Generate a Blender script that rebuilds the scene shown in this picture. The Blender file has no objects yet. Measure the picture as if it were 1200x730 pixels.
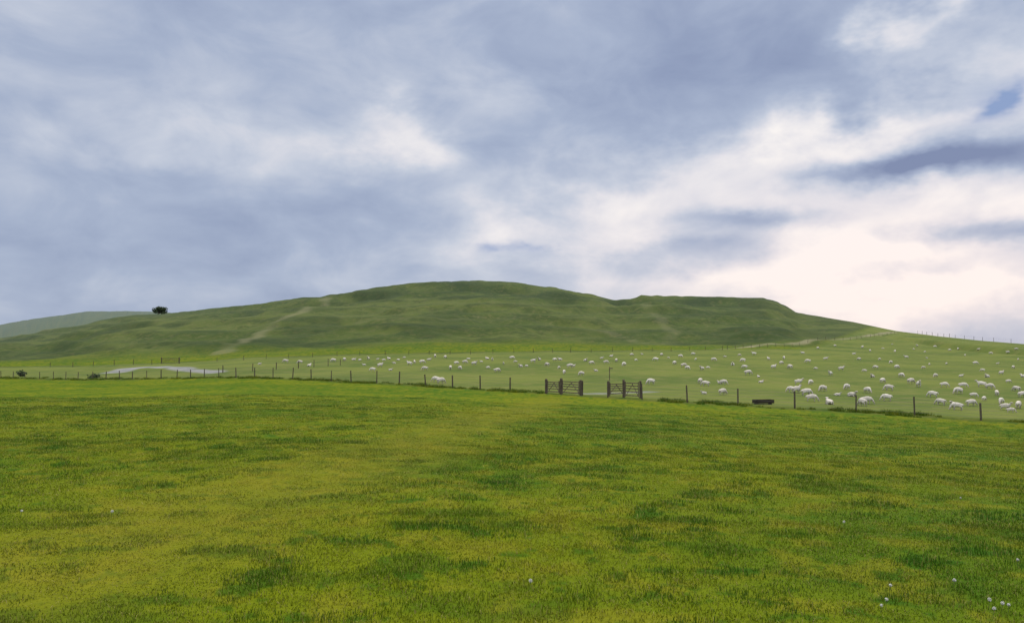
import bpy, bmesh, math, random
import numpy as np
from mathutils import Vector, Matrix
random.seed(7); rng=np.random.default_rng(7)
scn=bpy.context.scene
scn.view_settings.view_transform='Standard'; scn.view_settings.look='None'; scn.view_settings.exposure=0
COL=scn.collection
F=933.0; PITCH=math.atan(39/933.0)

# ------------------------------------------------------------------ helpers
def slope(row): return np.tan(PITCH+np.arctan((365-np.asarray(row,float))/F))
def tan_b(px): return (np.asarray(px,float)-600)/F
def h2(ix,iy,s):
    n=(ix.astype(np.int64)*374761393+iy.astype(np.int64)*668265263+s*974634777)&0xffffffff
    n=((n^(n>>13))*1274126177)&0xffffffff
    return ((n^(n>>16))&0xffff)/65535.0
def vn(x,y,s=0):
    ix=np.floor(x);iy=np.floor(y);fx=x-ix;fy=y-iy
    fx=fx*fx*(3-2*fx);fy=fy*fy*(3-2*fy)
    a=h2(ix,iy,s);b=h2(ix+1,iy,s);c=h2(ix,iy+1,s);d=h2(ix+1,iy+1,s)
    return (a*(1-fx)+b*fx)*(1-fy)+(c*(1-fx)+d*fx)*fy
def fbm(x,y,s=0,o=4):
    t=0;a=.5;n=0
    for i in range(o):
        t=t+a*vn(x*2**i+i*17.3,y*2**i-i*9.1,s+i);n+=a;a*=.5
    return t/n
def sm(a,b,x):
    t=np.clip((x-a)/(b-a),0,1);return t*t*(3-2*t)
def pchip(xk,yk,x):
    h=np.diff(xk);d=np.diff(yk)/h
    m=np.zeros(len(xk));m[0]=d[0];m[-1]=d[-1]
    for i in range(1,len(xk)-1):
        if d[i-1]*d[i]>0:
            w1=2*h[i]+h[i-1];w2=h[i]+2*h[i-1]
            m[i]=(w1+w2)/(w1/d[i-1]+w2/d[i])
    i=np.clip(np.searchsorted(xk,x)-1,0,len(h)-1)
    t=(x-xk[i])/h[i]
    return ((1+2*t)*(1-t)**2*yk[i]+t*(1-t)**2*h[i]*m[i]+t*t*(3-2*t)*yk[i+1]+t*t*(t-1)*h[i]*m[i+1])

# ------------------------------------------------------------------ terrain tables
def T(*a): 
    a=np.array(a,float).reshape(-1,2);return a[:,0],a[:,1]
Frow=T(-500,446, 0,443,100,444.5,200,443,300,443,400,447,500,452,600,459,700,465,800,471,900,477,1000,483,1100,489,1200,495,1700,515)
Fy=T(-500,150,0,130,100,118,200,105,300,92,400,82,500,74,600,67,700,62,800,58,900,56,1000,54,1100,52,1200,51,1700,50)
Srow=T(-500,430,0,430,100,429,200,425,300,419,400,416,500,414,600,412,700,411,800,410,900,409,1000,411,1100,416,1200,421,1700,430)
Sy=T(-500,190,0,185,200,180,400,180,800,200,900,205,1000,210,1100,200,1200,180,1700,150)
Rrow=T(-500,402,0,397,60,388,120,377,160,371,190,369,240,365.5,300,360,350,352.5,400,347,440,340.5,470,336,510,333,560,333,610,336,660,342,700,349,722,354,738,354,752,350,775,349,800,351,850,352,895,352,912,356,935,368,960,372,1000,378,1050,388,1100,394,1150,399,1200,403,1700,412)
Ry=T(-500,650,0,620,60,600,120,590,190,560,240,560,300,580,400,600,560,600,700,560,900,520,935,500,960,480,1000,430,1050,370,1100,310,1150,280,1200,260,1700,240)
R2=T(-500,396,0,381,40,374,100,366,150,365,190,367,240,372,320,386,420,402,500,410,1700,412)
def column(px):
    f=np.interp(px,*Fy);s=np.interp(px,*Sy);r=np.interp(px,*Ry)
    zf=f*slope(np.interp(px,*Frow));zs=s*slope(np.interp(px,*Srow));zr=r*slope(np.interp(px,*Rrow))
    z2=1500*slope(np.interp(px,*R2))
    v=r*1.3; zv=zr-10-0.12*max(zr,0)*2
    zv=min(zv, v*slope(np.interp(px,*R2)+6))
    return (np.array([-60,0,f,s,r,v,1500,6000,30000.]),np.array([-1.0,-1.7,zf,zs,zr,zv,z2,-42,-115.]),(f,s,r))
half=math.radians(37)
th=np.concatenate([np.linspace(-math.pi,-half,70,endpoint=False),np.linspace(-half,half,800,endpoint=False),np.linspace(half,math.pi,71)])
rr=np.concatenate([[0.02],np.geomspace(.4,4,16,endpoint=False),np.geomspace(4,70,230,endpoint=False),np.geomspace(70,720,350,endpoint=False),np.geomspace(720,30000,60)])
nt,nr=len(th),len(rr)
Z=np.zeros((nt,nr));Fm=np.zeros(nt);Sm=np.zeros(nt);Rm=np.zeros(nt);COSB=np.zeros(nt)
for i,t in enumerate(th):
    tc=max(-math.radians(47),min(math.radians(47),t))
    px=600+F*math.tan(tc); cb=math.cos(tc)
    yk,zk,(Fm[i],Sm[i],Rm[i])=column(px);COSB[i]=cb
    z=pchip(yk,zk,rr*cb)
    b=float(sm(math.radians(60),math.radians(130),abs(t)))
    zb=-1.7+0.0*rr-np.minimum(rr,400)*0.01-3*sm(20,300,rr)
    zb=np.where(rr>1500,np.interp(rr,[1500,30000],[-10,-115]),zb)
    Z[i]=z*(1-b)+zb*b
X=np.sin(th)[:,None]*rr[None,:];Y=np.cos(th)[:,None]*rr[None,:]
D=rr[None,:]*COSB[:,None]
fs=Fm[:,None];ss=Sm[:,None];rs=Rm[:,None]
PXI=600+F*np.tan(np.clip(th,-1,1))[:,None]
hill=sm(0,1,(D-ss)/(0.18*(rs-ss)))*(1-sm(1,1.3,D/rs)*0.5)
ridgefade=1-0.8*sm(0.82,1.0,D/rs)*(1-sm(1.0,1.25,D/rs))
east=sm(890,1010,PXI)
amp_h=hill*ridgefade*(1-.88*east)
Z+=amp_h*((fbm(X/55,Y/55,3,4)-.5)*8.0+(fbm(X/14,Y/14,9,3)-.5)*3.0)
terr=np.sin((Z*1.1)+4*fbm(X/40,Y/40,12,3))
Z+=amp_h*0.5*terr
wob=.025*np.sin(X/60)
bank=sm(.0,1,1-np.abs(D/rs-.80-wob)/.035)
ditch=sm(.0,1,1-np.abs(D/rs-.755-wob)/.03)
central=sm(-180,-120,X)*(1-sm(115,150,X))*hill
Z+=central*(2.2*bank-2.2*ditch)
near=(1-sm(45,140,rr))[None,:]
Z+=near*((fbm(X/1.1,Y/1.1,21,3)-.5)*.07+(fbm(X/6,Y/6,22,2)-.5)*.16)*sm(1.5,5,rr)[None,:]
mid=sm(45,140,rr)[None,:]*(1-hill)
Z+=mid*((fbm(X/12,Y/12,25,3)-.5)*.5)
def ground(x,y):
    x=np.asarray(x,float);y=np.asarray(y,float)
    t=np.arctan2(x,y);r=np.maximum(np.hypot(x,y),.021)
    i=np.clip(np.searchsorted(th,t)-1,0,nt-2);j=np.clip(np.searchsorted(rr,r)-1,0,nr-2)
    a=(t-th[i])/(th[i+1]-th[i]);b=(r-rr[j])/(rr[j+1]-rr[j])
    return (Z[i,j]*(1-b)+Z[i,j+1]*b)*(1-a)+(Z[i+1,j]*(1-b)+Z[i+1,j+1]*b)*a
def from_pixel(px,row,y0=20,y1=900):
    """plan position of an image pixel: column + row, ray marched onto the terrain"""
    ys=np.geomspace(y0,y1,1500);xs=tan_b(px)*ys
    k=ground(xs,ys)/ys>=slope(row)
    i=int(np.argmax(k)) if k.any() else int(np.argmax(ground(xs,ys)/ys))
    return float(xs[i]),float(ys[i])
def pathmask(pts,w,soft):
    d=np.full(X.shape,1e9)
    for (x0,y0),(x1,y1) in zip(pts[:-1],pts[1:]):
        dx,dy=x1-x0,y1-y0;L=dx*dx+dy*dy+1e-9
        t=np.clip(((X-x0)*dx+(Y-y0)*dy)/L,0,1)
        d=np.minimum(d,np.hypot(X-x0-t*dx,Y-y0-t*dy))
    return 1-sm(w,w+soft,d+(fbm(X/5,Y/5,77,2)-.5)*soft)
def on_F(px):
    y=float(np.interp(px,*Fy));return (float(tan_b(px))*y,y)

lush=.6*sm(.60,.74,fbm(X/.9,Y/.7,31,4)+0.10*(fbm(X/7,Y/7,33,2)-.5))
lush=np.maximum(lush,sm(.655,.73,fbm(X/.40,Y/.36,35,3)))
lush=np.maximum(lush,.8*sm(.70,.76,fbm(X/.18,Y/.18,37,2)))
g1=sm(.32,.68,fbm(X/4.5,Y/4.5,41,4));g2=sm(.50,.68,fbm(X/.42,Y/.42,43,3))
tr=pathmask([(3.2,60),(1.0,45),(-1.2,28),(-2.5,16),(-3.5,8),(-4.5,3)],.5,1.8)
path=0.0*X
brk=.35+.65*sm(.35,.6,fbm(X/12,Y/12,61,3))
hp=[([ (382,350),(352,366),(318,382),(290,397),(262,413)],.9,3.2,.42),
    ([(752,356),(775,372),(788,388),(782,404)],.6,3,.22),
    ([(60,384),(20,390),(-30,394)],2,4,.35),
    ([(560,372),(640,380),(720,392),(770,404)],.6,2.5,.25),
    ([(1052,389),(1000,396),(940,402),(880,406),(845,409)],.8,1.6,.95),
    ([(420,378),(500,372),(600,370)],.6,3,.2)]
for pts,w,s,a in hp:
    path=np.maximum(path,a*brk*pathmask([from_pixel(*p,y0=100) for p in pts],w,s))
chalk=np.maximum(pathmask([from_pixel(134,437,90),from_pixel(150,432,90),from_pixel(168,430.5,90)],1.1,1.6),pathmask([from_pixel(188,430,90),from_pixel(212,431.5,90),from_pixel(228,434,90),from_pixel(252,436.5,90)],.9,1.6))
chalk=np.maximum(chalk,.6*pathmask([from_pixel(690,461.5,40),from_pixel(715,461,40),from_pixel(742,460,40),from_pixel(760,459,40)],.6,.6))
field=sm(1.0,1.04,D/fs)*(1-sm(0.97,1.03,D/ss))
right=sm(850,960,PXI)
trk=sm(0,1,(X-np.interp(Y,[205,430],[70,200]))/6)
field=np.maximum(field,right*trk*sm(1.0,1.04,D/fs)*(1-sm(1.3,1.6,D/rs)))
rough=np.exp(-((D-fs)/ (fs*.022))**2)*.9
rough=np.maximum(rough,.8*np.exp(-((D-ss)/(ss*.02))**2)*(1-right)*sm(.3,.6,fbm(X/8,Y/8,5,2)))
hillm=np.clip(hill,0,1)*(1-field)
shade_turf=np.clip(hillm*(.55*sm(.0,1,terr)*sm(.4,.6,fbm(X/30,Y/30,15,3))+central*ditch*.9+.7*sm(.52,.68,fbm(X/26,Y/40,18,4))),0,1)  # hill shading painted into the turf colour: ditch, terracettes, random dark patches
haze=sm(150,1600,rr)[None,:]+0*X

me=bpy.data.meshes.new("grass_terrain")
co=np.stack([X,Y,Z],-1).reshape(-1,3)
nv=nt*nr
me.vertices.add(nv);me.vertices.foreach_set("co",co.ravel())
I,J=np.meshgrid(np.arange(nt-1),np.arange(nr-1),indexing='ij')
v0=(I*nr+J).ravel();q=np.stack([v0,v0+1,v0+nr+1,v0+nr],-1)
nf=len(q)
me.loops.add(nf*4);me.loops.foreach_set("vertex_index",q.ravel().astype(np.int32))
me.polygons.add(nf);me.polygons.foreach_set("loop_start",(np.arange(nf)*4).astype(np.int32))
me.polygons.foreach_set("use_smooth",np.ones(nf,bool))
me.update(calc_edges=True)
if me.polygons[nf//2].normal.z<0: me.flip_normals()
for n,a in dict(lush=lush,track=tr,g1=g1,g2=g2,path=path,chalk=chalk,field=field,rough=rough,hill=hillm,far=haze,turf_shade=shade_turf).items():
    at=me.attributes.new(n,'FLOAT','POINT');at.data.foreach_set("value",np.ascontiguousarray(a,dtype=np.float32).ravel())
terrain=bpy.data.objects.new("grass_terrain",me);COL.objects.link(terrain)

# ------------------------------------------------------------------ node helper
class N:
    def __init__(s,nt): s.t=nt;nt.nodes.clear()
    def n(s,ty,**k):
        d=s.t.nodes.new(ty)
        for a,b in k.items(): setattr(d,a,b)
        return d
    def set(s,sock,v):
        if isinstance(v,bpy.types.NodeSocket): s.t.links.new(v,sock);return
        if sock.type=='RGBA' and len(v)==3: v=(*v,1)
        sock.default_value=v
    def m(s,op,*a,clamp=False):
        d=s.n('ShaderNodeMath',operation=op,use_clamp=clamp)
        for i,v in enumerate(a): s.set(d.inputs[i],v)
        return d.outputs[0]
    def v(s,op,*a):
        d=s.n('ShaderNodeVectorMath',operation=op)
        for i,v in enumerate(a): s.set(d.inputs[i],v)
        return d.outputs['Value'] if op in('DOT_PRODUCT','LENGTH') else d.outputs[0]
    def mix(s,f,a,b,bt='MIX'):
        d=s.n('ShaderNodeMix',data_type='RGBA',blend_type=bt)
        s.set(d.inputs[0],f)
        for i,v in ((6,a),(7,b)): s.set(d.inputs[i],v if isinstance(v,bpy.types.NodeSocket) else tuple(v)[:3])
        return d.outputs[2]
    def scale(s,c,f):
        d=s.n('ShaderNodeVectorMath',operation='SCALE');s.set(d.inputs[0],c);s.set(d.inputs['Scale'],f);return d.outputs[0]
    def noise(s,vec,scale,det=4,rough=.55,dist=0,col=False,dim='3D'):
        d=s.n('ShaderNodeTexNoise',noise_dimensions=dim);s.set(d.inputs['Vector'],vec)
        d.inputs['Scale'].default_value=scale;d.inputs['Detail'].default_value=det;d.inputs['Roughness'].default_value=rough;d.inputs['Distortion'].default_value=dist
        return d.outputs['Color' if col else 0]
    def ss(s,x,a,b,lo=0.,hi=1.):
        d=s.n('ShaderNodeMapRange',interpolation_type='SMOOTHSTEP');s.set(d.inputs[0],x)
        for i,v in zip((1,2,3,4),(a,b,lo,hi)): d.inputs[i].default_value=v
        return d.outputs[0]
    def attr(s,name,ty='GEOMETRY'):
        d=s.n('ShaderNodeAttribute',attribute_name=name,attribute_type=ty);return d.outputs['Fac']
def newmat(name):
    m=bpy.data.materials.new(name);m.use_nodes=True;return m,N(m.node_tree)
def finish(k,color,rough=.9,bump=None,bstr=.3,bdist=.05,spec=.15,transl=0):
    b=k.n('ShaderNodeBsdfPrincipled');k.set(b.inputs['Base Color'],color if isinstance(color,bpy.types.NodeSocket) else (*color,1))
    b.inputs['Roughness'].default_value=rough;b.inputs['Specular IOR Level'].default_value=spec
    if bump is not None:
        bp=k.n('ShaderNodeBump');k.set(bp.inputs['Height'],bump);bp.inputs['Strength'].default_value=bstr;bp.inputs['Distance'].default_value=bdist
        k.t.links.new(bp.outputs[0],b.inputs['Normal'])
    o=k.n('ShaderNodeOutputMaterial');sh=b.outputs[0]
    if transl:
        t=k.n('ShaderNodeBsdfTranslucent');k.set(t.inputs[0],color);mx=k.n('ShaderNodeMixShader');mx.inputs[0].default_value=transl
        k.t.links.new(sh,mx.inputs[1]);k.t.links.new(t.outputs[0],mx.inputs[2]);sh=mx.outputs[0]
    k.t.links.new(sh,o.inputs[0])

GA=(.135,.168,.004);GB=(.078,.132,.004);GL=(.026,.090,.004)
def near_grass(k,ty):
    c=k.mix(k.attr('g1',ty),GA,GB)
    c=k.mix(k.m('MULTIPLY',k.attr('g2',ty),.6),c,(.185,.182,.010))
    c=k.mix(k.m('MULTIPLY',k.attr('lush',ty),.8),c,GL)
    return k.mix(k.m('MULTIPLY',k.attr('track',ty),.35),c,(.20,.18,.015))
def terrain_mat(name,far):
    m,k=newmat(name)
    P=k.n('ShaderNodeNewGeometry').outputs['Position']
    c=near_grass(k,'GEOMETRY')
    fine=k.noise(P,14,3,.7)
    c=k.mix(k.m('MULTIPLY',k.ss(fine,.35,.7),.35),c,k.mix(1.0,c,(.45,.55,.4),'MULTIPLY'))
    if far:
        pn=k.noise(P,.06,5,.6);pn2=k.noise(P,.5,4,.62)
        pc=k.mix(k.ss(pn,.35,.65),(.135,.165,.036),(.084,.122,.027))
        pc=k.mix(k.m('MULTIPLY',k.ss(pn2,.45,.68),.5),pc,(.180,.175,.06))
        c=k.mix(k.attr('field'),c,pc)
        hn=k.noise(P,.018,5,.62,.4);hn2=k.noise(P,.09,5,.68);hn3=k.noise(P,.5,3,.6)
        hc=k.mix(k.ss(hn,.38,.62),(.056,.084,.022),(.090,.115,.030))
        hc=k.mix(k.m('MULTIPLY',k.ss(hn2,.46,.62),.6),hc,(.034,.055,.019))
        hc=k.mix(k.m('MULTIPLY',k.ss(hn3,.48,.68),.5),hc,(.135,.130,.052))
        hc=k.mix(k.m('MULTIPLY',k.attr('turf_shade'),.6),hc,(.024,.042,.018))
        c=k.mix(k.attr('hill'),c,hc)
        c=k.mix(k.m('MULTIPLY',k.attr('rough'),.75),c,k.mix(k.ss(pn2,.4,.6),(.025,.05,.012),(.075,.085,.028)))
        c=k.mix(k.attr('path'),c,(.22,.21,.12))
        c=k.mix(k.attr('chalk'),c,k.mix(k.ss(pn2,.4,.6),(.19,.20,.20),(.27,.27,.26)))
        c=k.mix(k.m('MULTIPLY',k.attr('far'),.75),c,(.125,.155,.15))  # distance haze painted into the ground colour, paler and bluer far off
    finish(k,c,.95,k.m('MULTIPLY_ADD',fine,.3,k.noise(P,2.5,3,.6)),.55,.12,.05)
    return m
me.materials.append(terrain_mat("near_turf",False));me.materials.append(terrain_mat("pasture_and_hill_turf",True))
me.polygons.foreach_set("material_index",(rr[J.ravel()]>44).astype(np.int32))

# ------------------------------------------------------------------ turf (instanced blades)
m,k=newmat("grass_blade")
c=near_grass(k,'INSTANCER')
t=k.attr('tint')
c=k.mix(k.m('MULTIPLY',k.ss(t,.0,1.0),.5),c,k.mix(1.0,c,(1.7,1.55,1.4),'MULTIPLY'))
c=k.mix(k.ss(t,.87,.90,0,.75),c,(.35,.30,.09))
finish(k,c,.6,None,spec=.2,transl=.25)
blade_mat=m
def blades(name,n,R,h0,h1,w,lean=.6):
    vs=[];fc=[];tt=[]
    for i in range(n):
        a=random.uniform(0,6.283);r=R*math.sqrt(random.random());x,y=r*math.cos(a),r*math.sin(a)
        h=random.uniform(h0,h1)*(1.15-.5*r/R);b=random.uniform(0,6.283);l=random.uniform(.1,lean)*h;d=random.uniform(0,6.283)
        wx,wy=math.cos(b)*w/2,math.sin(b)*w/2;lx,ly=math.cos(d)*l,math.sin(d)*l
        o=len(vs)
        vs+=[(x-wx,y-wy,-.01),(x+wx,y+wy,-.01),(x+wx*.8+lx*.35,y+wy*.8+ly*.35,h*.6),(x-wx*.8+lx*.35,y-wy*.8+ly*.35,h*.6),(x+lx,y+ly,h)]
        fc+=[(o,o+1,o+2,o+3),(o+3,o+2,o+4)];tv=random.random();tt+=[tv]*5
    me=bpy.data.meshes.new(name);me.from_pydata(vs,[],fc);me.materials.append(blade_mat)
    at=me.attributes.new('tint','FLOAT','POINT');at.data.foreach_set('value',tt)
    return bpy.data.objects.new(name,me)
src=bpy.data.collections.new("turf_patches")
for i in range(6): src.objects.link(blades(f"turf_patch_{i}",105,.22,.015,.042,.0055,1.2))
srcv=bpy.data.collections.new("tussock_patches")
for i in range(4): srcv.objects.link(blades(f"tussock_{i}",80,.22,.10,.36,.014,.8))
def scatter(name,pts,rot,scl,attrs,coll):
    me=bpy.data.meshes.new(name);me.vertices.add(len(pts));me.vertices.foreach_set('co',np.asarray(pts,np.float32).ravel())
    for n,a in (('rot',rot),('scl',scl)):
        at=me.attributes.new(n,'FLOAT_VECTOR','POINT');at.data.foreach_set('vector',np.asarray(a,np.float32).ravel())
    for n,a in attrs.items():
        at=me.attributes.new(n,'FLOAT','POINT');at.data.foreach_set('value',np.asarray(a,np.float32))
    ob=bpy.data.objects.new(name,me);COL.objects.link(ob)
    g=bpy.data.node_groups.new(name,'GeometryNodeTree')
    g.interface.new_socket(name="Geometry",in_out='INPUT',socket_type='NodeSocketGeometry')
    g.interface.new_socket(name="Geometry",in_out='OUTPUT',socket_type='NodeSocketGeometry')
    i=g.nodes.new('NodeGroupInput');o=g.nodes.new('NodeGroupOutput')
    ci=g.nodes.new('GeometryNodeCollectionInfo');ci.inputs['Collection'].default_value=coll
    ci.inputs['Separate Children'].default_value=True;ci.inputs['Reset Children'].default_value=True
    ip=g.nodes.new('GeometryNodeInstanceOnPoints');ip.inputs['Pick Instance'].default_value=True
    a=g.nodes.new('GeometryNodeInputNamedAttribute');a.data_type='FLOAT_VECTOR';a.inputs['Name'].default_value='rot'
    b=g.nodes.new('GeometryNodeInputNamedAttribute');b.data_type='FLOAT_VECTOR';b.inputs['Name'].default_value='scl'
    L=g.links.new
    L(i.outputs[0],ip.inputs['Points']);L(ci.outputs[0],ip.inputs['Instance']);L(a.outputs['Attribute'],ip.inputs['Rotation']);L(b.outputs['Attribute'],ip.inputs['Scale']);L(ip.outputs[0],o.inputs[0])
    md=ob.modifiers.new("scatter",'NODES');md.node_group=g
    return ob
def lookup(A,x,y):
    t=np.arctan2(x,y);r=np.hypot(x,y)
    return A[np.clip(np.searchsorted(th,t),0,nt-1),np.clip(np.searchsorted(rr,r),0,nr-1)]
PX=[];PY=[];SC=[]
for y0,y1,sp,sc in ((2.5,9,.18,1.),(9,18,.27,1.4),(18,34,.46,2.1),(34,50,.8,3.0)):
    gy=np.arange(y0,y1,sp)
    for yy in gy:
        gx=np.arange(-.9*yy-1,.9*yy+1,sp);PX.append(gx+rng.uniform(-.5,.5,len(gx))*sp);PY.append(np.full(len(gx),yy)+rng.uniform(-.5,.5,len(gx))*sp);SC.append(np.full(len(gx),sc))
PX=np.concatenate(PX);PY=np.concatenate(PY);SC=np.concatenate(SC)
lu=lookup(lush,PX,PY);tk=lookup(tr,PX,PY)
hs=(.5+.9*lu+.5*rng.random(len(PX))**3)*(1-.45*tk)
xy=SC*rng.uniform(.85,1.15,len(PX))
scatter("grass_turf",np.stack([PX,PY,ground(PX,PY)],-1),np.stack([0*PX,0*PX,rng.uniform(0,6.28,len(PX))],-1),np.stack([xy,xy,hs],-1),dict(lush=lu,track=tk,g1=lookup(g1,PX,PY),g2=lookup(g2,PX,PY)),src)
n=1500;pxs=rng.uniform(-80,1300,n);yy=np.interp(pxs,*Fy)*(1+rng.normal(0,.012,n));xx=tan_b(pxs)*yy
keep=fbm(xx/3,yy/3,50,2)>.38+.25*rng.random(n);keep&=~((pxs>636)&(pxs<752));xx=xx[keep];yy=yy[keep];s=rng.uniform(.35,1.2,len(xx))
scatter("rough_grass_verge",np.stack([xx,yy,ground(xx,yy)],-1),np.stack([0*xx,0*xx,rng.uniform(0,6.28,len(xx))],-1),np.stack([s*1.7,s*1.7,s*.85],-1),dict(lush=rng.uniform(.0,1.,len(xx)),track=0*xx,g1=rng.random(len(xx)),g2=rng.random(len(xx))*.6),srcv)

# ------------------------------------------------------------------ simple materials
def wood(name,a,b):
    m,k=newmat(name);tc=k.n('ShaderNodeTexCoord').outputs['Object']
    n=k.noise(k.v('MULTIPLY',tc,(14,14,2.5)),1,5,.6)
    finish(k,k.mix(k.ss(n,.35,.65),a,b),.85,n,.4,.01,.2);return m
M_post=wood("weathered_wood",(.07,.055,.04),(.15,.12,.09))
M_gate=wood("gate_wood",(.11,.085,.06),(.22,.18,.13))
m,k=newmat("wire");finish(k,(.16,.16,.16),.5);M_wire=m
def mesh_obj(name,bm,mats,parent=None,smooth=False):
    me=bpy.data.meshes.new(name);bm.to_mesh(me);bm.free()
    for m in mats: me.materials.append(m)
    if smooth: me.polygons.foreach_set('use_smooth',[True]*len(me.polygons))
    o=bpy.data.objects.new(name,me);COL.objects.link(o)
    if parent: o.parent=parent
    return o
def beam(bm,a,b,w,d=None,mat=0,taper=1.,seg=None):
    """rectangular (or round, seg) bar from a to b"""
    a=Vector(a);b=Vector(b);d=d or w;ax=(b-a).normalized()
    s=ax.cross(Vector((0,0,1)));s=s.normalized() if s.length>1e-4 else Vector((1,0,0));t=ax.cross(s).normalized()
    ring=[]
    if seg: offs=[(math.cos(6.2832*i/seg)*w,math.sin(6.2832*i/seg)*w) for i in range(seg)]
    else: offs=[(-w/2,-d/2),(w/2,-d/2),(w/2,d/2),(-w/2,d/2)]
    for p,q in ((a,1.),(b,taper)): ring.append([bm.verts.new(p+s*o[0]*q+t*o[1]*q) for o in offs])
    n=len(offs)
    for i in range(n):
        f=bm.faces.new((ring[0][i],ring[0][(i+1)%n],ring[1][(i+1)%n],ring[1][i]));f.material_index=mat
    for f in (bm.faces.new(ring[0][::-1]),bm.faces.new(ring[1])): f.material_index=mat
def fence(name,line,spacing,h=1.15,r=.055,wires=5,wr=.004,jit=.05):
    pts=[];acc=0
    for (x0,y0),(x1,y1) in zip(line[:-1],line[1:]):
        L=math.hypot(x1-x0,y1-y0);t=acc
        while t<L: pts.append((x0+(x1-x0)*t/L,y0+(y1-y0)*t/L));t+=spacing*random.uniform(.9,1.1)
        acc=t-L
    bm=bmesh.new();tops=[]
    for x,y in pts:
        z=float(ground(x,y));hh=h*random.uniform(.92,1.1);lx,ly=random.gauss(0,jit),random.gauss(0,jit)
        beam(bm,(x,y,z-.3),(x+lx,y+ly,z+hh),r*random.uniform(.85,1.25),mat=0,taper=.9,seg=8)
        tops.append((x,y,z,lx,ly))
    for p,q in zip(tops[:-1],tops[1:]):
        for i in range(wires):
            f=(.18+.82*i/max(1,wires-1))*h*.93
            beam(bm,(p[0]+p[3]*f/h,p[1]+p[4]*f/h-r,p[2]+f),(q[0]+q[3]*f/h,q[1]+q[4]*f/h-r,q[2]+f),wr,mat=1,seg=4)
    bmesh.ops.recalc_face_normals(bm,faces=bm.faces)
    return mesh_obj(name,bm,[M_post,M_wire])
fence("wire_fence",[on_F(p) for p in (752,800,850,900,950,1000,1050,1100,1150,1200,1300)],3.6,wr=.005)
fence("wire_fence",[on_F(p) for p in (-60,0,60,120,200,270,340,420,500,560,600,638)],3.6,wr=.005)
fence("wire_fence",[on_F(682),on_F(716)],2.2,wr=.005)
fence("wire_fence",[from_pixel(p,r,100) for p,r in ((255,424),(320,420),(400,417),(500,415.5),(600,413.5),(700,412.5),(800,411.5),(850,410))],5,h=1.0,r=.05,wires=4,wr=.006)
fence("wire_fence",[from_pixel(p,r,100) for p,r in ((1052,391),(1000,398),(940,404),(880,408),(850,410))],6,h=1.0,r=.05,wires=4,wr=.006)
def on_R(px,k=1.):
    y=float(np.interp(px,*Ry))*k;return (float(tan_b(px))*y,y)
fence("wire_fence",[on_R(p,.99) for p in (1075,1120,1160,1230)],6,h=1.3,r=.06,wires=3,wr=.008)
fence("wire_fence",[from_pixel(p,r,90) for p,r in ((262,437),(300,435),(345,432),(400,428))],4,h=1.1,r=.06,wires=4,wr=.006)
fence("wire_fence",[from_pixel(p,r,90) for p,r in ((60,430),(130,428),(180,427))],5,h=1.1,r=.06,wires=4,wr=.006)

def gate(name,a,b,h=1.15,bars=5):
    par=bpy.data.objects.new(name,None);COL.objects.link(par)
    ax,ay=a;bx,by=b;za,zb=float(ground(ax,ay)),float(ground(bx,by));par.location=(ax,ay,za)
    L=math.hypot(bx-ax,by-ay);par.rotation_euler=(0,0,math.atan2(by-ay,bx-ax));dz=zb-za
    bm=bmesh.new();beam(bm,(0,0,-.4),(0,0,h+.2),.15,.15)
    beam(bm,(0,0,h+.2),(0,0,h+.25),.15,.15,taper=.5)
    mesh_obj("hanging_post",bm,[M_post],par)
    bm=bmesh.new();beam(bm,(L,0,dz-.4),(L,0,dz+h+.15),.14,.14);beam(bm,(L,0,dz+h+.15),(L,0,dz+h+.2),.14,.14,taper=.5);mesh_obj("slam_post",bm,[M_post],par)
    bm=bmesh.new()
    for i in range(bars):
        z=.18+(h-.2)*(i/(bars-1))**.85;beam(bm,(.13,0,z+dz*.1),(L-.12,0,z+dz*.9),.03,.075)
    mesh_obj("bars",bm,[M_gate],par)
    bm=bmesh.new()
    for x in (.15,L-.15): beam(bm,(x,-.035,.08+dz*x/L),(x,-.035,h+.1+dz*x/L),.07,.035)
    beam(bm,(.2,.034,.2),(L*.55,.034,h*.95),.06,.03);beam(bm,(L*.5,.034,h*.95),(L-.2,.034,.2+dz),.06,.03)
    mesh_obj("stiles_and_braces",bm,[M_gate],par)
    return par
mid=on_F(657)
gate("field_gate",on_F(640),mid,.95)
gate("field_gate",(mid[0]+.02,mid[1]-.25),(on_F(680)[0],on_F(680)[1]-.2),1.05)
q=on_F(714);gate("field_gate",(q[0]+.1,q[1]+1.6),(q[0]+1.5,q[1]+2.6),.95)
q=on_F(733);gate("field_gate",(q[0],q[1]+1.2),(q[0]+1.2,q[1]+.6),1.15)
gate("field_gate",from_pixel(190,426,100),from_pixel(211,426,100),1.2)
par=bpy.data.objects.new("footpath_sign",None);COL.objects.link(par);sx,sy=from_pixel(714,446,50);par.location=(sx,sy,float(ground(sx,sy)))
bm=bmesh.new();beam(bm,(0,0,-.4),(0,0,1.5),.08,.08);mesh_obj("post",bm,[M_gate],par)
bm=bmesh.new();beam(bm,(-.05,-.06,1.35),(.3,-.06,1.35),.03,.12);beam(bm,(.3,-.06,1.35),(.38,-.06,1.35),.03,.12,taper=.15);mesh_obj("finger_board",bm,[M_gate],par)
par=bpy.data.objects.new("water_trough",None);COL.objects.link(par);sx,sy=from_pixel(893,473.5,50);par.location=(sx,sy,float(ground(sx,sy)));par.rotation_euler[2]=.2
m,k=newmat("dark_galvanised");n=k.noise(k.n('ShaderNodeTexCoord').outputs['Object'],5);finish(k,k.mix(n,(.02,.018,.015),(.07,.055,.04)),.6);M_dark=m
bm=bmesh.new()
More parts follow.
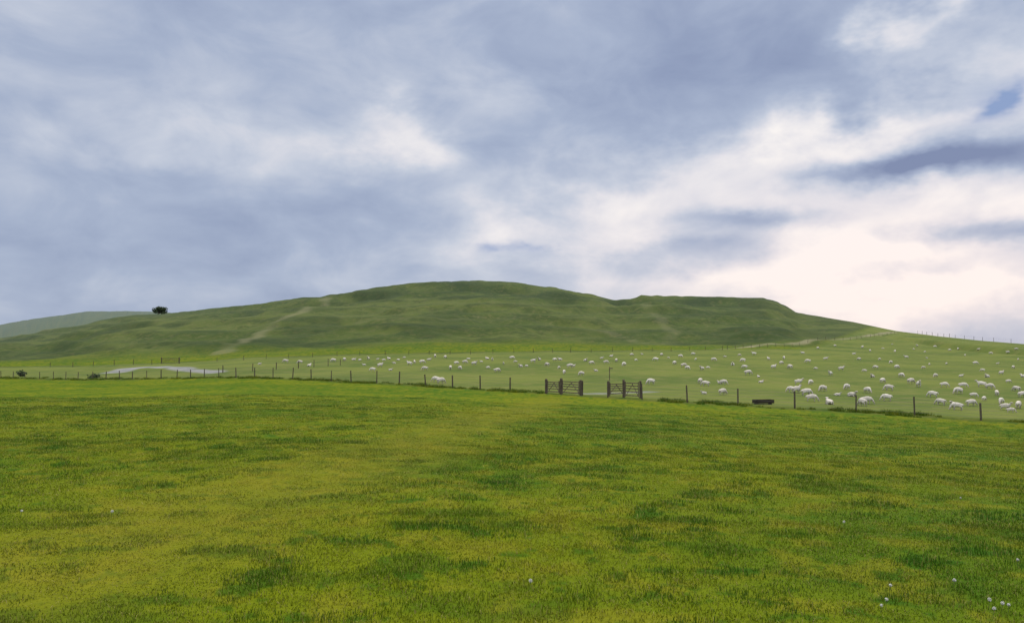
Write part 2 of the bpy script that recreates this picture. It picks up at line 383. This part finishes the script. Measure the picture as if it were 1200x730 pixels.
for s in (-1,1): beam(bm,(-.75,s*.22,.2),(.75,s*.25,.2),.04,.26)
for s in (-1,1): beam(bm,(s*.74,-.22,.2),(s*.74,.22,.2),.04,.24)
beam(bm,(-.72,0,.09),(.72,0,.09),.4,.03);mesh_obj("tank",bm,[M_dark],par)
bm=bmesh.new()
for x in (-.55,.55): beam(bm,(x,-.2,.02),(x,.2,.02),.1,.1)
mesh_obj("feet",bm,[M_dark],par)

# ------------------------------------------------------------------ bushes
m,k=newmat("bush_leaf");P=k.n('ShaderNodeNewGeometry').outputs['Position']
n=k.noise(P,1.1,4);finish(k,k.mix(k.ss(n,.35,.65),(.028,.052,.024),(.07,.10,.045)),.7,None,spec=.2,transl=.2);M_leaf=m
def bush(px,row,w,h,n=1400,pos=None,seed=1,ls=.16):
    rd=random.Random(seed);x,y=pos or from_pixel(px,row,60)
    par=bpy.data.objects.new("hawthorn_bush",None);COL.objects.link(par);par.location=(x,y,float(ground(x,y))-.05)
    bm=bmesh.new();cl=[]
    beam(bm,(0,0,-.2),(0,0,h*.3),w*.03,seg=7,taper=.7)
    for i in range(16):
        a=rd.uniform(0,6.28);q=rd.uniform(.03,.40)*w;c=Vector((q*math.cos(a),q*math.sin(a)*.8,h*rd.uniform(.15,.9)*(1-.9*q/w)))
        beam(bm,(0,0,h*rd.uniform(.1,.28)),c,w*.014,seg=5,taper=.35);cl.append((c,rd.uniform(.11,.19)*w))
    mesh_obj("trunk_and_limbs",bm,[M_post],par)
    bm=bmesh.new()
    for i in range(n):
        c,R=rd.choice(cl);d=Vector((rd.gauss(0,1),rd.gauss(0,1),rd.gauss(0,.75)));d=d.normalized()*R*rd.random()**.45
        p=c+d;p.z=max(p.z,.08)
        s=ls*rd.uniform(.5,1.3);u=Vector((rd.gauss(0,1),rd.gauss(0,1),rd.gauss(0,1))).normalized();v=u.orthogonal().normalized()
        bm.faces.new([bm.verts.new(p+u*s),bm.verts.new(p+v*s*.6),bm.verts.new(p-u*s),bm.verts.new(p-v*s*.6)])
    mesh_obj("foliage",bm,[M_leaf],par)
bush(186,368,11,6.2,3200,pos=on_R(186,.98),seed=3,ls=.32)
bush(27,441,2.2,1.1,500,seed=4,ls=.12);bush(112,443,2.6,.6,500,seed=5,ls=.1)

# ------------------------------------------------------------------ sheep
m,k=newmat("fleece");tc=k.n('ShaderNodeTexCoord').outputs['Object'];n=k.noise(tc,16,4,.6);n2=k.noise(tc,2.5,3)
oi=k.n('ShaderNodeObjectInfo').outputs['Random']
c=k.mix(k.ss(n2,.35,.7),(.76,.71,.65),(.62,.57,.51));c=k.mix(k.m('MULTIPLY',oi,.5),c,(.48,.43,.37));finish(k,c,.95,n,.7,.03,.05);M_fl=m
m,k=newmat("sheep_face");tc=k.n('ShaderNodeTexCoord').outputs['Object'];n=k.noise(tc,9,3);finish(k,k.mix(n,(.62,.55,.49),(.44,.38,.33)),.8);M_fc=m
m,k=newmat("hoof");finish(k,(.05,.045,.04),.6);M_hf=m
def sheep_mesh(name,pose):
    V=[];E=[];R=[]
    def a(p,r,par=None):
        V.append(p);R.append(r)
        if par is not None:E.append((par,len(V)-1))
        return len(V)-1
    dz=-.30 if pose=='lying' else 0
    p0=a((-.36,0,.60+dz),(.20,.21));p1=a((-.08,0,.585+dz),(.23,.25),p0);p2=a((.20,0,.59+dz),(.19,.23),p1)
    p3=a((.40,0,.64+dz),(.13,.14),p2)
    if pose=='graze': hd=[((.54,0,.47),.095),((.63,0,.28),.078),((.69,0,.17),.06),((.74,0,.07),.042)]
    else: hd=[((.50,0,.80+dz),.095),((.58,0,.93+dz),.082),((.68,0,.90+dz),.062),((.78,0,.86+dz),.042)]
    q=p3;ids=[]
    for p,r in hd: q=a(p,(r,r),q);ids.append(q)
    hp=hd[1][0]
    for s in (-1,1):
        e=a((hp[0]-.03,s*.09,hp[2]+.03),(.022,.022),ids[1]);a((hp[0]-.06,s*.17,hp[2]+.0),(.016,.026),e)
    t=a((-.57,0,.60+dz),(.05,.05),p0);a((-.63,0,.42+dz),(.035,.035),t)
    for s in (-1,1):
        st=random.uniform(-.06,.06)
        if pose=='lying':
            e=a((-.30,s*.20,.20),(.09,.09),p0);f=a((-.12,s*.24,.10),(.04,.04),e);g=a((-.32,s*.25,.045),(.03,.03),f);a((-.42,s*.25,.03),(.03,.03),g)
            e=a((.26,s*.14,.18),(.07,.07),p2);f=a((.42,s*.14,.08),(.038,.038),e);a((.24,s*.16,.035),(.028,.028),f)
        else:
            e=a((-.33,s*.13,.40),(.10,.10),p0);f=a((-.46+st,s*.13,.235),(.042,.042),e);g=a((-.42+st,s*.13,.07),(.028,.028),f);a((-.39+st,s*.13,.01),(.034,.034),g)
            e=a((.24,s*.12,.41),(.085,.085),p2);f=a((.27-st,s*.12,.24),(.042,.042),e);g=a((.26-st,s*.12,.07),(.027,.027),f);a((.28-st,s*.12,.01),(.034,.034),g)
    me=bpy.data.meshes.new(name+"_sk");me.from_pydata(V,E,[]);o=bpy.data.objects.new(name+"_sk",me);COL.objects.link(o)
    md=o.modifiers.new("s",'SKIN');md.use_smooth_shade=True
    sv=me.skin_vertices[0].data
    for i,r in enumerate(R): sv[i].radius=r
    sv[0].use_root=True
    sb=o.modifiers.new("b",'SUBSURF');sb.levels=2;sb.render_levels=2
    dg=bpy.context.evaluated_depsgraph_get();nm=bpy.data.meshes.new_from_object(o.evaluated_get(dg));nm.name=name
    bpy.data.objects.remove(o)
    nm.materials.clear()
    for m in (M_fl,M_fc,M_hf): nm.materials.append(m)
    hx=hd[1][0][0]-.05
    for v in nm.vertices:
        c=v.co
        if (c.z>.36+dz and c.x<.5):
            v.co=c+v.normal*(.018*math.sin(c.x*37+c.y*23)*math.sin(c.z*31+c.x*11)+.02)
    for p in nm.polygons:
        c=p.center;p.use_smooth=True
        head=c.x>hx-.01 and (c.z<.40 if pose=='graze' else c.z>.72+dz)
        leg=c.z<.30 and c.x<.45 and pose!='lying'
        p.material_index=2 if (leg and c.z<.04) else (1 if head or leg else 0)
    return nm
SM={p:sheep_mesh("sheep_"+p,p) for p in ('graze','stand','lying')}
pos="""305 425 335 423 415 420 422 421 432 420 437 433 443 420 450 421 456 419 458 432 462 424 467 421 480 426 486 424 495 424 498 432 511 444 517 446 510 417 522 418 535 425 545 424 549 420
571 419 577 421 572 430 581 432 583 434 600 419 610 428 617 428 632 420 650 421 656 420 655 430 668 429 672 428 661 436 681 438 693 425 698 433 710 424 705 419 716 416 740 415 752 414 775 415
762 447 790 425 801 428 805 431 815 420 812 414 822 432 829 430 820 446 826 449 824 458 843 446 847 447 846 459 858 426 870 422 876 437 872 430 888 440 891 445 900 420 906 430 915 425 918 419
925 430 926 456 932 457 935 447 940 412 944 460 949 447 950 467 955 431 958 407 963 455 970 470 972 438 980 460 985 432 991 453 997 461 1000 413 1006 420 1009 472 1014 470 1015 457 1021 440
1025 430 1030 420 1033 445 1037 466 1040 454 1045 402 1050 430 1055 440 1061 418 1070 408 1075 450 1081 430 1085 418 1091 462 1095 440 1100 471 1105 450 1108 425 1115 473 1119 477 1121 458
1125 440 1130 415 1136 472 1139 462 1142 425 1148 450 1151 466 1155 440 1160 413 1166 460 1171 470 1176 477 1180 445 1182 480 1186 430 1189 455 1191 475 1196 462 978 404 1010 406 1034 407 1048 411
1095 405 1112 409 1180 412 1192 420 1168 425 1150 433 1088 426 1066 446 1043 424 1012 434 967 420 946 423 1127 451 1158 452 1172 437 1198 440
352 424 363 427 391 422 404 421 427 426 446 428 474 418 503 420 528 431 539 431 556 426 564 423 590 425 604 423 625 423 641 427 686 421 722 422 731 427 745 421 768 421 783 418 797 417 836 421 849 417 866 415 883 414 1019 410 1074 404 1083 411 1122 408 1146 408 1190 408"""
nums=list(map(float,pos.split()))
for i in range(0,len(nums),2):
    px,row=nums[i],nums[i+1]
    x,y=from_pixel(px,row+3.5*(1 if row>440 else .6),50,420)
    pose=random.choices(['graze','stand','lying'],[.62,.2,.18])[0]
    o=bpy.data.objects.new("sheep" if i==0 else f"sheep.{i//2:03d}",SM[pose]);COL.objects.link(o)
    s=random.uniform(.66,.82)*(1.0 if random.random()>.25 else .68)*(1.05 if y>110 else 1)
    o.scale=(s,s*random.uniform(.95,1.1),s);o.location=(x,y,float(ground(x,y))-.02);o.rotation_euler[2]=random.choice([0,math.pi])+random.gauss(0,.7)

# ------------------------------------------------------------------ dandelion clocks
m,k=newmat("seed_fluff");finish(k,(.7,.7,.66),.9,None,transl=.3);M_sd=m
m,k=newmat("flower_stem");finish(k,(.12,.16,.04),.7);M_st=m
bm=bmesh.new()
for px,row in [(1031,714),(1025,718),(1110,690),(1165,716),(1150,714),(1155,724),(1172,720),(1036,694),(1184,664),(984,619),(30,606),(135,606),(620,692),(1120,590)]:
    x,y=from_pixel(px,row,4,40);z=float(ground(x,y));h=random.uniform(.05,.08);R=random.uniform(.010,.015)
    beam(bm,(x,y,z-.02),(x+.01,y,z+h),.002,mat=1,seg=5)
    c=Vector((x+.01,y,z+h))
    for i in range(60):
        d=Vector((random.gauss(0,1),random.gauss(0,1),random.gauss(0,1))).normalized();s=d.orthogonal().normalized()*.004;t=d.cross(s)
        e=c+d*R*random.uniform(.6,1.1);bm.faces.new([bm.verts.new(c+s*.15),bm.verts.new(e+s),bm.verts.new(e-s)]);bm.faces.new([bm.verts.new(e+s+t),bm.verts.new(e-s+t),bm.verts.new(e-t)])
mesh_obj("dandelion_clocks",bm,[M_sd,M_st])

# ------------------------------------------------------------------ world: sky with cloud cover
SUN_AZ=math.radians(40);SUN_EL=math.radians(52)
w=bpy.data.worlds.new("World");scn.world=w;w.use_nodes=True;k=N(w.node_tree)
try: w.cycles.sampling_method='MANUAL';w.cycles.sample_map_resolution=256
except Exception: pass
dirv=k.n('ShaderNodeTexCoord').outputs['Generated']
sp=k.n('ShaderNodeSeparateXYZ');k.set(sp.inputs[0],k.v('NORMALIZE',dirv));dx,dy,dz=sp.outputs
az=k.m('ARCTAN2',dx,dy);el=k.m('ARCSINE',dz)
cb=k.n('ShaderNodeCombineXYZ');k.set(cb.inputs[0],az);k.set(cb.inputs[1],el);AE=cb.outputs[0]
inv=k.m('DIVIDE',1.0,k.m('ADD',k.m('MAXIMUM',dz,0.0),.22))
cp=k.n('ShaderNodeCombineXYZ');k.set(cp.inputs[0],k.m('MULTIPLY',dx,inv));k.set(cp.inputs[1],k.m('MULTIPLY',dy,inv));CP=cp.outputs[0]
wn=k.v('SUBTRACT',k.noise(k.v('MULTIPLY',AE,(1,1.7,1)),5.5,5,.57,col=True,dim='2D'),(.5,.5,.5))
AEd=k.v('ADD',AE,k.v('MULTIPLY',wn,(.28,.13,0)))
AEs=k.v('ADD',AE,k.v('MULTIPLY',wn,(.18,.07,0)))
def ang(px,row):
    u=(px-600)/F;v=(365-row)/F
    y=math.cos(PITCH)-v*math.sin(PITCH);z=math.sin(PITCH)+v*math.cos(PITCH)
    return math.atan2(u,y),math.atan2(z,math.hypot(u,y))
def blob(px,row,rx,ry,amp,acc,V):
    a,e=ang(px,row);d=k.v('MULTIPLY',k.v('SUBTRACT',V,(a,e,0)),(F/rx,F/ry,0))
    g=k.m('EXPONENT',k.m('MULTIPLY',k.v('DOT_PRODUCT',d,d),-1.0))
    return k.m('MULTIPLY_ADD',g,amp,acc)
n1=k.noise(CP,1.7,4,.5,.2,dim='2D');n2=k.noise(k.v('MULTIPLY',AE,(1,1.9,1)),8,5,.55,.3,dim='2D')
B=k.m('ADD',.43,k.m('ADD',k.m('MULTIPLY',k.m('SUBTRACT',n1,.5),.26),k.m('MULTIPLY',k.m('SUBTRACT',n2,.5),.46)))
for b in [(465,160,95,30,.40),(130,150,150,34,.16),(60,50,200,60,.08),(250,170,110,24,.12),(610,95,60,26,.14),
 (900,75,240,62,-.20),(600,40,120,35,-.08),(1090,25,55,22,.48),(1165,100,80,45,.40),(985,158,85,26,.52),
 (860,205,180,40,.30),(690,245,110,44,.42),(620,290,190,26,.26),(1060,240,220,50,.36),(1100,300,230,60,.34),(1150,365,260,50,.28),(900,335,260,40,.28),
 (330,290,140,24,-.10),(120,260,220,40,-.06),(50,120,120,24,-.08)]:
    B=blob(*b,B,AEd)
for b in [(1095,186,110,21,-.86),(1050,195,60,16,-.16),(900,262,110,14,-.46),(810,296,90,15,-.38),(1180,283,70,18,-.6),(1080,320,80,9,-.28),(860,312,80,10,-.15)]:
    B=blob(*b,B,AEs)
cr=k.n('ShaderNodeValToRGB');k.set(cr.inputs[0],B);e=cr.color_ramp
def lin(r,g,b): 
    f=lambda c:(c/255/12.92 if c<=10 else ((c/255+.055)/1.055)**2.4);return (f(r),f(g),f(b),1)
stops=[(0,(126,139,173)),(.22,(148,161,190)),(.42,(169,181,205)),(.62,(198,205,220)),(.8,(227,226,232)),(1,(252,247,244))]
e.elements[0].position=0;e.elements[0].color=lin(*stops[0][1]);e.elements[1].position=1;e.elements[1].color=lin(*stops[-1][1])
for p,c in stops[1:-1]:
    x=e.elements.new(p);x.color=lin(*c)
c=cr.outputs[0]
warm=blob(1060,350,360,120,1.0,0.0,AE);c=k.mix(k.m('MULTIPLY',warm,.75),c,k.mix(1.0,c,(1.09,.97,.94),'MULTIPLY'))
sky=k.n('ShaderNodeTexSky',sky_type='NISHITA');sky.sun_disc=False;sky.sun_elevation=SUN_EL;sky.sun_rotation=SUN_AZ
skc=k.scale(sky.outputs[0],.10)
gap=blob(1142,122,24,12,1.0,0.0,AEs);gap=blob(588,293,26,7,.6,gap,AEs)
c=k.mix(k.m('MINIMUM',gap,.85),c,lin(120,148,196)[:3])
c=k.mix(.05,c,skc)
# sky overhead, out of view, brightened and whitened to raise the ambient light
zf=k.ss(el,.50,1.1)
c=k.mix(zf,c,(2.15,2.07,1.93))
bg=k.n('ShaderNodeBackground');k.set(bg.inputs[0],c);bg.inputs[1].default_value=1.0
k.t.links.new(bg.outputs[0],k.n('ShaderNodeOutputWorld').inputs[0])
L=bpy.data.lights.new("sun",'SUN');L.energy=1.25;L.angle=math.radians(12);L.color=(1,.95,.86)
so=bpy.data.objects.new("sun",L);COL.objects.link(so)
sd=Vector((math.sin(SUN_AZ)*math.cos(SUN_EL),math.cos(SUN_AZ)*math.cos(SUN_EL),math.sin(SUN_EL)))
so.rotation_euler=sd.to_track_quat('Z','Y').to_euler();so.location=(0,0,60)
# ------------------------------------------------------------------ camera
cam=bpy.data.cameras.new("camera");cam.lens=28;cam.sensor_width=36;cam.clip_end=60000;cam.clip_start=.1
co_=bpy.data.objects.new("camera",cam);COL.objects.link(co_);co_.location=(0,0,0);co_.rotation_euler=(math.pi/2+PITCH,0,0);scn.camera=co_
